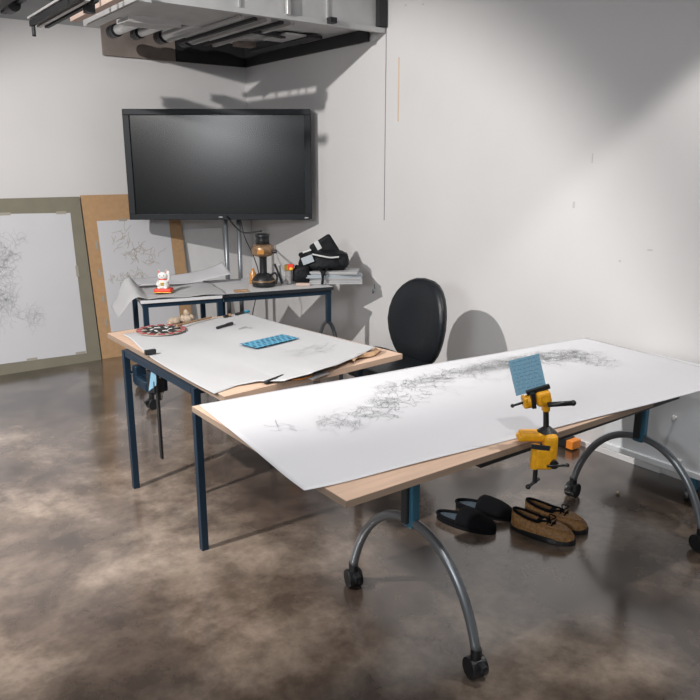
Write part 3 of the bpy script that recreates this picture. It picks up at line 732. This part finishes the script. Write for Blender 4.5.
# ------------------------------------------------------------------ vise on the front table
t = thing('clamp_vise', 'yellow clamp-on vise fixed to the front edge of the front table, gripping a blue card', 'vise', (1.668, 1.291, .7615), HEAD)
Yl = M['yellow']
cl = MB()
cl.box((-.010, .0, .044), (.090, .050, .026), bev=.009)
cl.box((-.048, -.004, .040), (.030, .040, .018), bev=.006)
cl.box((.032, -.020, .010), (.042, .045, .095), bev=.014)
cl.box((.012, -.030, -.014), (.056, .036, .070), bev=.010)
cl.cyl((-.012, -.03, -.048), (-.012, -.03, .026), .013)
link('clamp_body', cl.bm, Yl, t)
link('clamp_slot', MB().box((-.002, -.046, .024), (.055, .006, .014), Euler((0, .12, 0)), bev=.001).bm, M['edge'], t)
link('clamp_screw', MB().cyl((-.008, -.03, -.094), (-.008, -.03, -.04), .007).cyl((-.028, -.035, -.106), (.006, -.028, -.082), .0045).ball((-.028, -.035, -.106), (.008, .008, .008), 10).bm, M['rubber'], t)
link('side_knob', MB().cyl((.040, -.055, -.028), (.040, -.035, -.028), .013).cyl((.018, -.055, -.031), (.078, -.055, -.028), .004).ball((.078, -.055, -.028), (.006, .006, .006), 8).bm, M['rubber'], t)
link('swivel_post', MB().cyl((.024, 0, .055), (.018, 0, .140), .0085).cyl((.026, 0, .056), (.026, 0, .072), .030, .010).bm, M['rubber'], t)
hd = MB(); hd.box((.006, -.002, .163), (.046, .046, .046), Euler((0, -.25, 0)), bev=.012).cyl((-.040, -.004, .150), (-.018, -.004, .154), .020).box((-.046, -.004, .150), (.014, .040, .034), Euler((0, -.2, 0)), bev=.006).box((.018, 0, .136), (.022, .026, .034), bev=.006)
hd.cyl((.008, -.026, .168), (.008, -.032, .168), .012)
link('vise_head', hd.bm, Yl, t)
link('jaw', MB().box((-.010, -.006, .188), (.070, .012, .014), Euler((0, -.32, 0)), bev=.002).box((-.026, -.022, .160), (.012, .016, .046), Euler((0, -.15, 0))).bm, M['rubber'], t)
link('handle_grip', MB().cyl((.014, -.034, .151), (.088, -.030, .155), .0075).ball((.088, -.03, .155), (.009, .009, .009), 10).bm, M['rubber'], t, smooth=True)
link('lever', MB().cyl((-.085, -.02, .143), (-.045, -.01, .152), .0035).ball((-.085, -.02, .143), (.006, .006, .006), 8).bm, M['rubber'], t)
t = thing('blue_card', 'pale blue note card with handwriting held upright in the yellow vise', 'card', (1.645, 1.312, .955), HEAD)
t.rotation_euler = (R(-8), R(-14), HEAD+.05)
MATX[t.name] = Matrix.Translation(t.location) @ t.rotation_euler.to_matrix().to_4x4()
link('card_sheet', MB().box((0, 0, .037), (.092, .0015, .106)).bm, M['card'], t)
rnd = random.Random(6); ls = []
for r_ in range(8):
    x = -.037
    while x < .034:
        wl = rnd.uniform(.006, .014); z0 = .082-r_*.0115
        ls.append([Vector((x+wl*k/5, -.0011, z0+rnd.uniform(-.0022, .0022))) for k in range(6)]); x += wl+.004
link('handwriting', MB().strokes(ls, .0013, Vector((0, 1, 0))).bm, M['card_ink'], t)

# ------------------------------------------------------------------ shoes
def sole_outline(L_, wd, n=26):
    o = []
    for k in range(n):
        a = 2*PI*k/n; x = L_/2*math.cos(a); f = (x/L_+.5)
        hw = wd/2*(.74+.30*math.sin(PI*min(1, f*.72+.10)))*(1)
        o.append((x, hw*math.copysign(abs(math.sin(a))**.75, math.sin(a))))
    return o
def upper(L_, wd, s0, s1, hfun, n=20, m=14, base=.02):
    b = MB()
    def f(u, v):
        s = s0+(s1-s0)*u; x = -L_/2+L_*s
        xx = min(1, max(-1, (x)/(L_/2*1.0)))
        hw = wd/2*(.80+.24*math.sin(PI*min(1, s*.72+.10)))*max(0, 1-abs(xx)**5)**.5
        h = hfun(s); a = PI*v
        return Vector((x, hw*math.cos(a), base+h*math.sin(a)**.8))
    return b.grid(f, n, m)
def mule(x, y, rz, label):
    t = thing('clog', label, 'shoe', (x, y, 0), rz, 'black felt clogs')
    link('sole', MB().prism(sole_outline(.29, .105), .0, .018).bm, M['felt'], t, bev=.004)
    link('insole', MB().prism(sole_outline(.272, .088), .018, .024).bm, M['insole'], t, bev=.001)
    link('upper', upper(.285, .106, .40, .999, lambda s: .064*(1-((s-.46)/.56)**2)**.75 if s > .46 else .064*(.80+.2*(s-.40)/.06)).bm, M['felt'], t, smooth=True, solid=.005)
    link('heel_rim', MB().tube([(-.142+.16*(1-math.cos(a))*1.0, .05*math.sin(a)*1.0+0, .028) for a in [(-1+2*k/14)*PI*.42 for k in range(15)]], .008, 8).bm, M['felt'], t, smooth=True)
    return t
mule(2.222, 2.085, math.atan2(-.285, .10), 'nearer black felt clog of the pair beside the tan shoes')
mule(2.382, 2.118, math.atan2(-.285, .12), 'farther black felt clog, partly behind its mate')
def moc(x, y, rz, label):
    t = thing('moccasin_shoe', label, 'shoe', (x, y, 0), rz, 'tan lace-up shoes')
    link('sole', MB().prism(sole_outline(.300, .114), 0, .026).bm, M['rubber'], t, bev=.004)
    def h(s):
        return .052+.022*max(0, (.45-s)/.45)**1.5 if s < .45 else (.052+.006*math.sin((s-.45)/.2*PI/1) if s < .65 else .052*(1-((s-.65)/.36)**2)**.6)
    b = MB()
    L_, wd = .288, .104
    def f(u, v):
        s = .002+.996*u; x_ = -L_/2+L_*s; xx = x_/(L_/2)
        hw = wd/2*(.78+.24*math.sin(PI*min(1, s*.72+.10)))*max(0, 1-abs(xx)**5)**.5
        a = PI*v; cc = math.cos(a)
        hh = h(s)
        z = hh*math.sin(a)**.55
        if s < .50:   # foot opening: push the crown down inside
            k = min(1, (.50-s)/.06)*min(1, (s)/.06)
            q = max(0, math.sin(a)-.80)/.20
            z -= k*q*(hh-.012)
        return Vector((x_, hw*cc, .022+z))
    link('upper', b.grid(f, 44, 34).bm, M['tan'], t, smooth=True)
    col = []
    for k in range(25):
        a = 2*PI*k/24; cx = -.055+.082*math.cos(a); s = (cx+.144)/.288
        col.append((cx, .030*math.sin(a)*(1.0 if cx < 0 else .9), .022+h(s)*.93+.003))
    link('collar', MB().tube(col, .006, 8).bm, M['felt'], t, smooth=True)
    link('lining', MB().prism([(p[0]*1, p[1]*.9) for p in col[:-1]], .026, .052).bm, M['felt'], t)
    link('tongue', upper(.12, .055, .30, .98, lambda s: .010, 8, 6, .064).bm, M['felt'], t, smooth=True, solid=.002)
    seam = [(.02+.095*math.sin(a), .034*math.cos(a), .022+.052*.97-.010*math.sin(a)) for a in [k*PI/14 for k in range(15)]]
    link('toe_seam', MB().tube(seam, .003, 6).bm, M['kraft'], t)
    for dx in (0, .022): link('lace', MB().tube(bez([(.025+dx, -.032, .070), (.03+dx, 0, .082), (.025+dx, .032, .070)]), .003, 6).bm, M['felt'], t)
    for s in (-1, 1): link('lace', MB().tube(bez([(.03, 0, .084), (.02, s*.02, .098), (.045, s*.034, .088), (.035, 0, .084)]), .0028, 6).bm, M['felt'], t)
    return t
moc(2.425, 1.818, math.atan2(-.29, .09), 'nearer tan leather lace-up shoe of the pair under the front table')
moc(2.550, 1.845, math.atan2(-.29, .10), 'farther tan leather lace-up shoe, partly behind its mate')

# ------------------------------------------------------------------ white low cabinet right, and the case by the wall
t = thing('white_cabinet', 'low white cabinet on blue legs with casters, against the right wall', 'cabinet', (3.30, 1.45, 0))
W('body', MB().box((3.305, 1.43, .415), (.21, 1.25, .46)), M['box_white'], t, bev=.004)
W('bottom_lip', MB().box((3.298, 1.43, .172), (.225, 1.255, .03)), M['box_white'], t, bev=.004)
for y, z in ((1.683, .425), (1.635, .222)):
    W('peg', MB().cyl((3.20, y, z), (3.175, y, z-.004), .006).ball((3.175, y, z), (.007, .009, .016), 10), M['trim'], t)
for y in (1.60, .95):
    lg = W('leg', MB().box((3.27, y, .11), (.04, .05, .11)), M['post_blue'], t); caster(t, 3.27-3.30, y-1.45, .4, .07)
t = thing('tool_case', 'long black case with an orange end lying on the floor by the right wall', 'case', (3.39, 2.44, 0))
W('body', MB().box((3.38, 2.58, .035), (.08, .40, .055), bev=.006), M['black'], t)
W('orange_end', MB().box((3.38, 2.365, .032), (.078, .05, .05), bev=.004), M['orange'], t)
o = link('paper_crumb', MB().ball((0, 0, .008), (.012, .009, .008), 8).bm, M['seashell']); place(o, (3.06, 1.86, 0)); tag(o, 'tiny pale crumb of paper on the dark floor below the white cabinet', 'scrap')
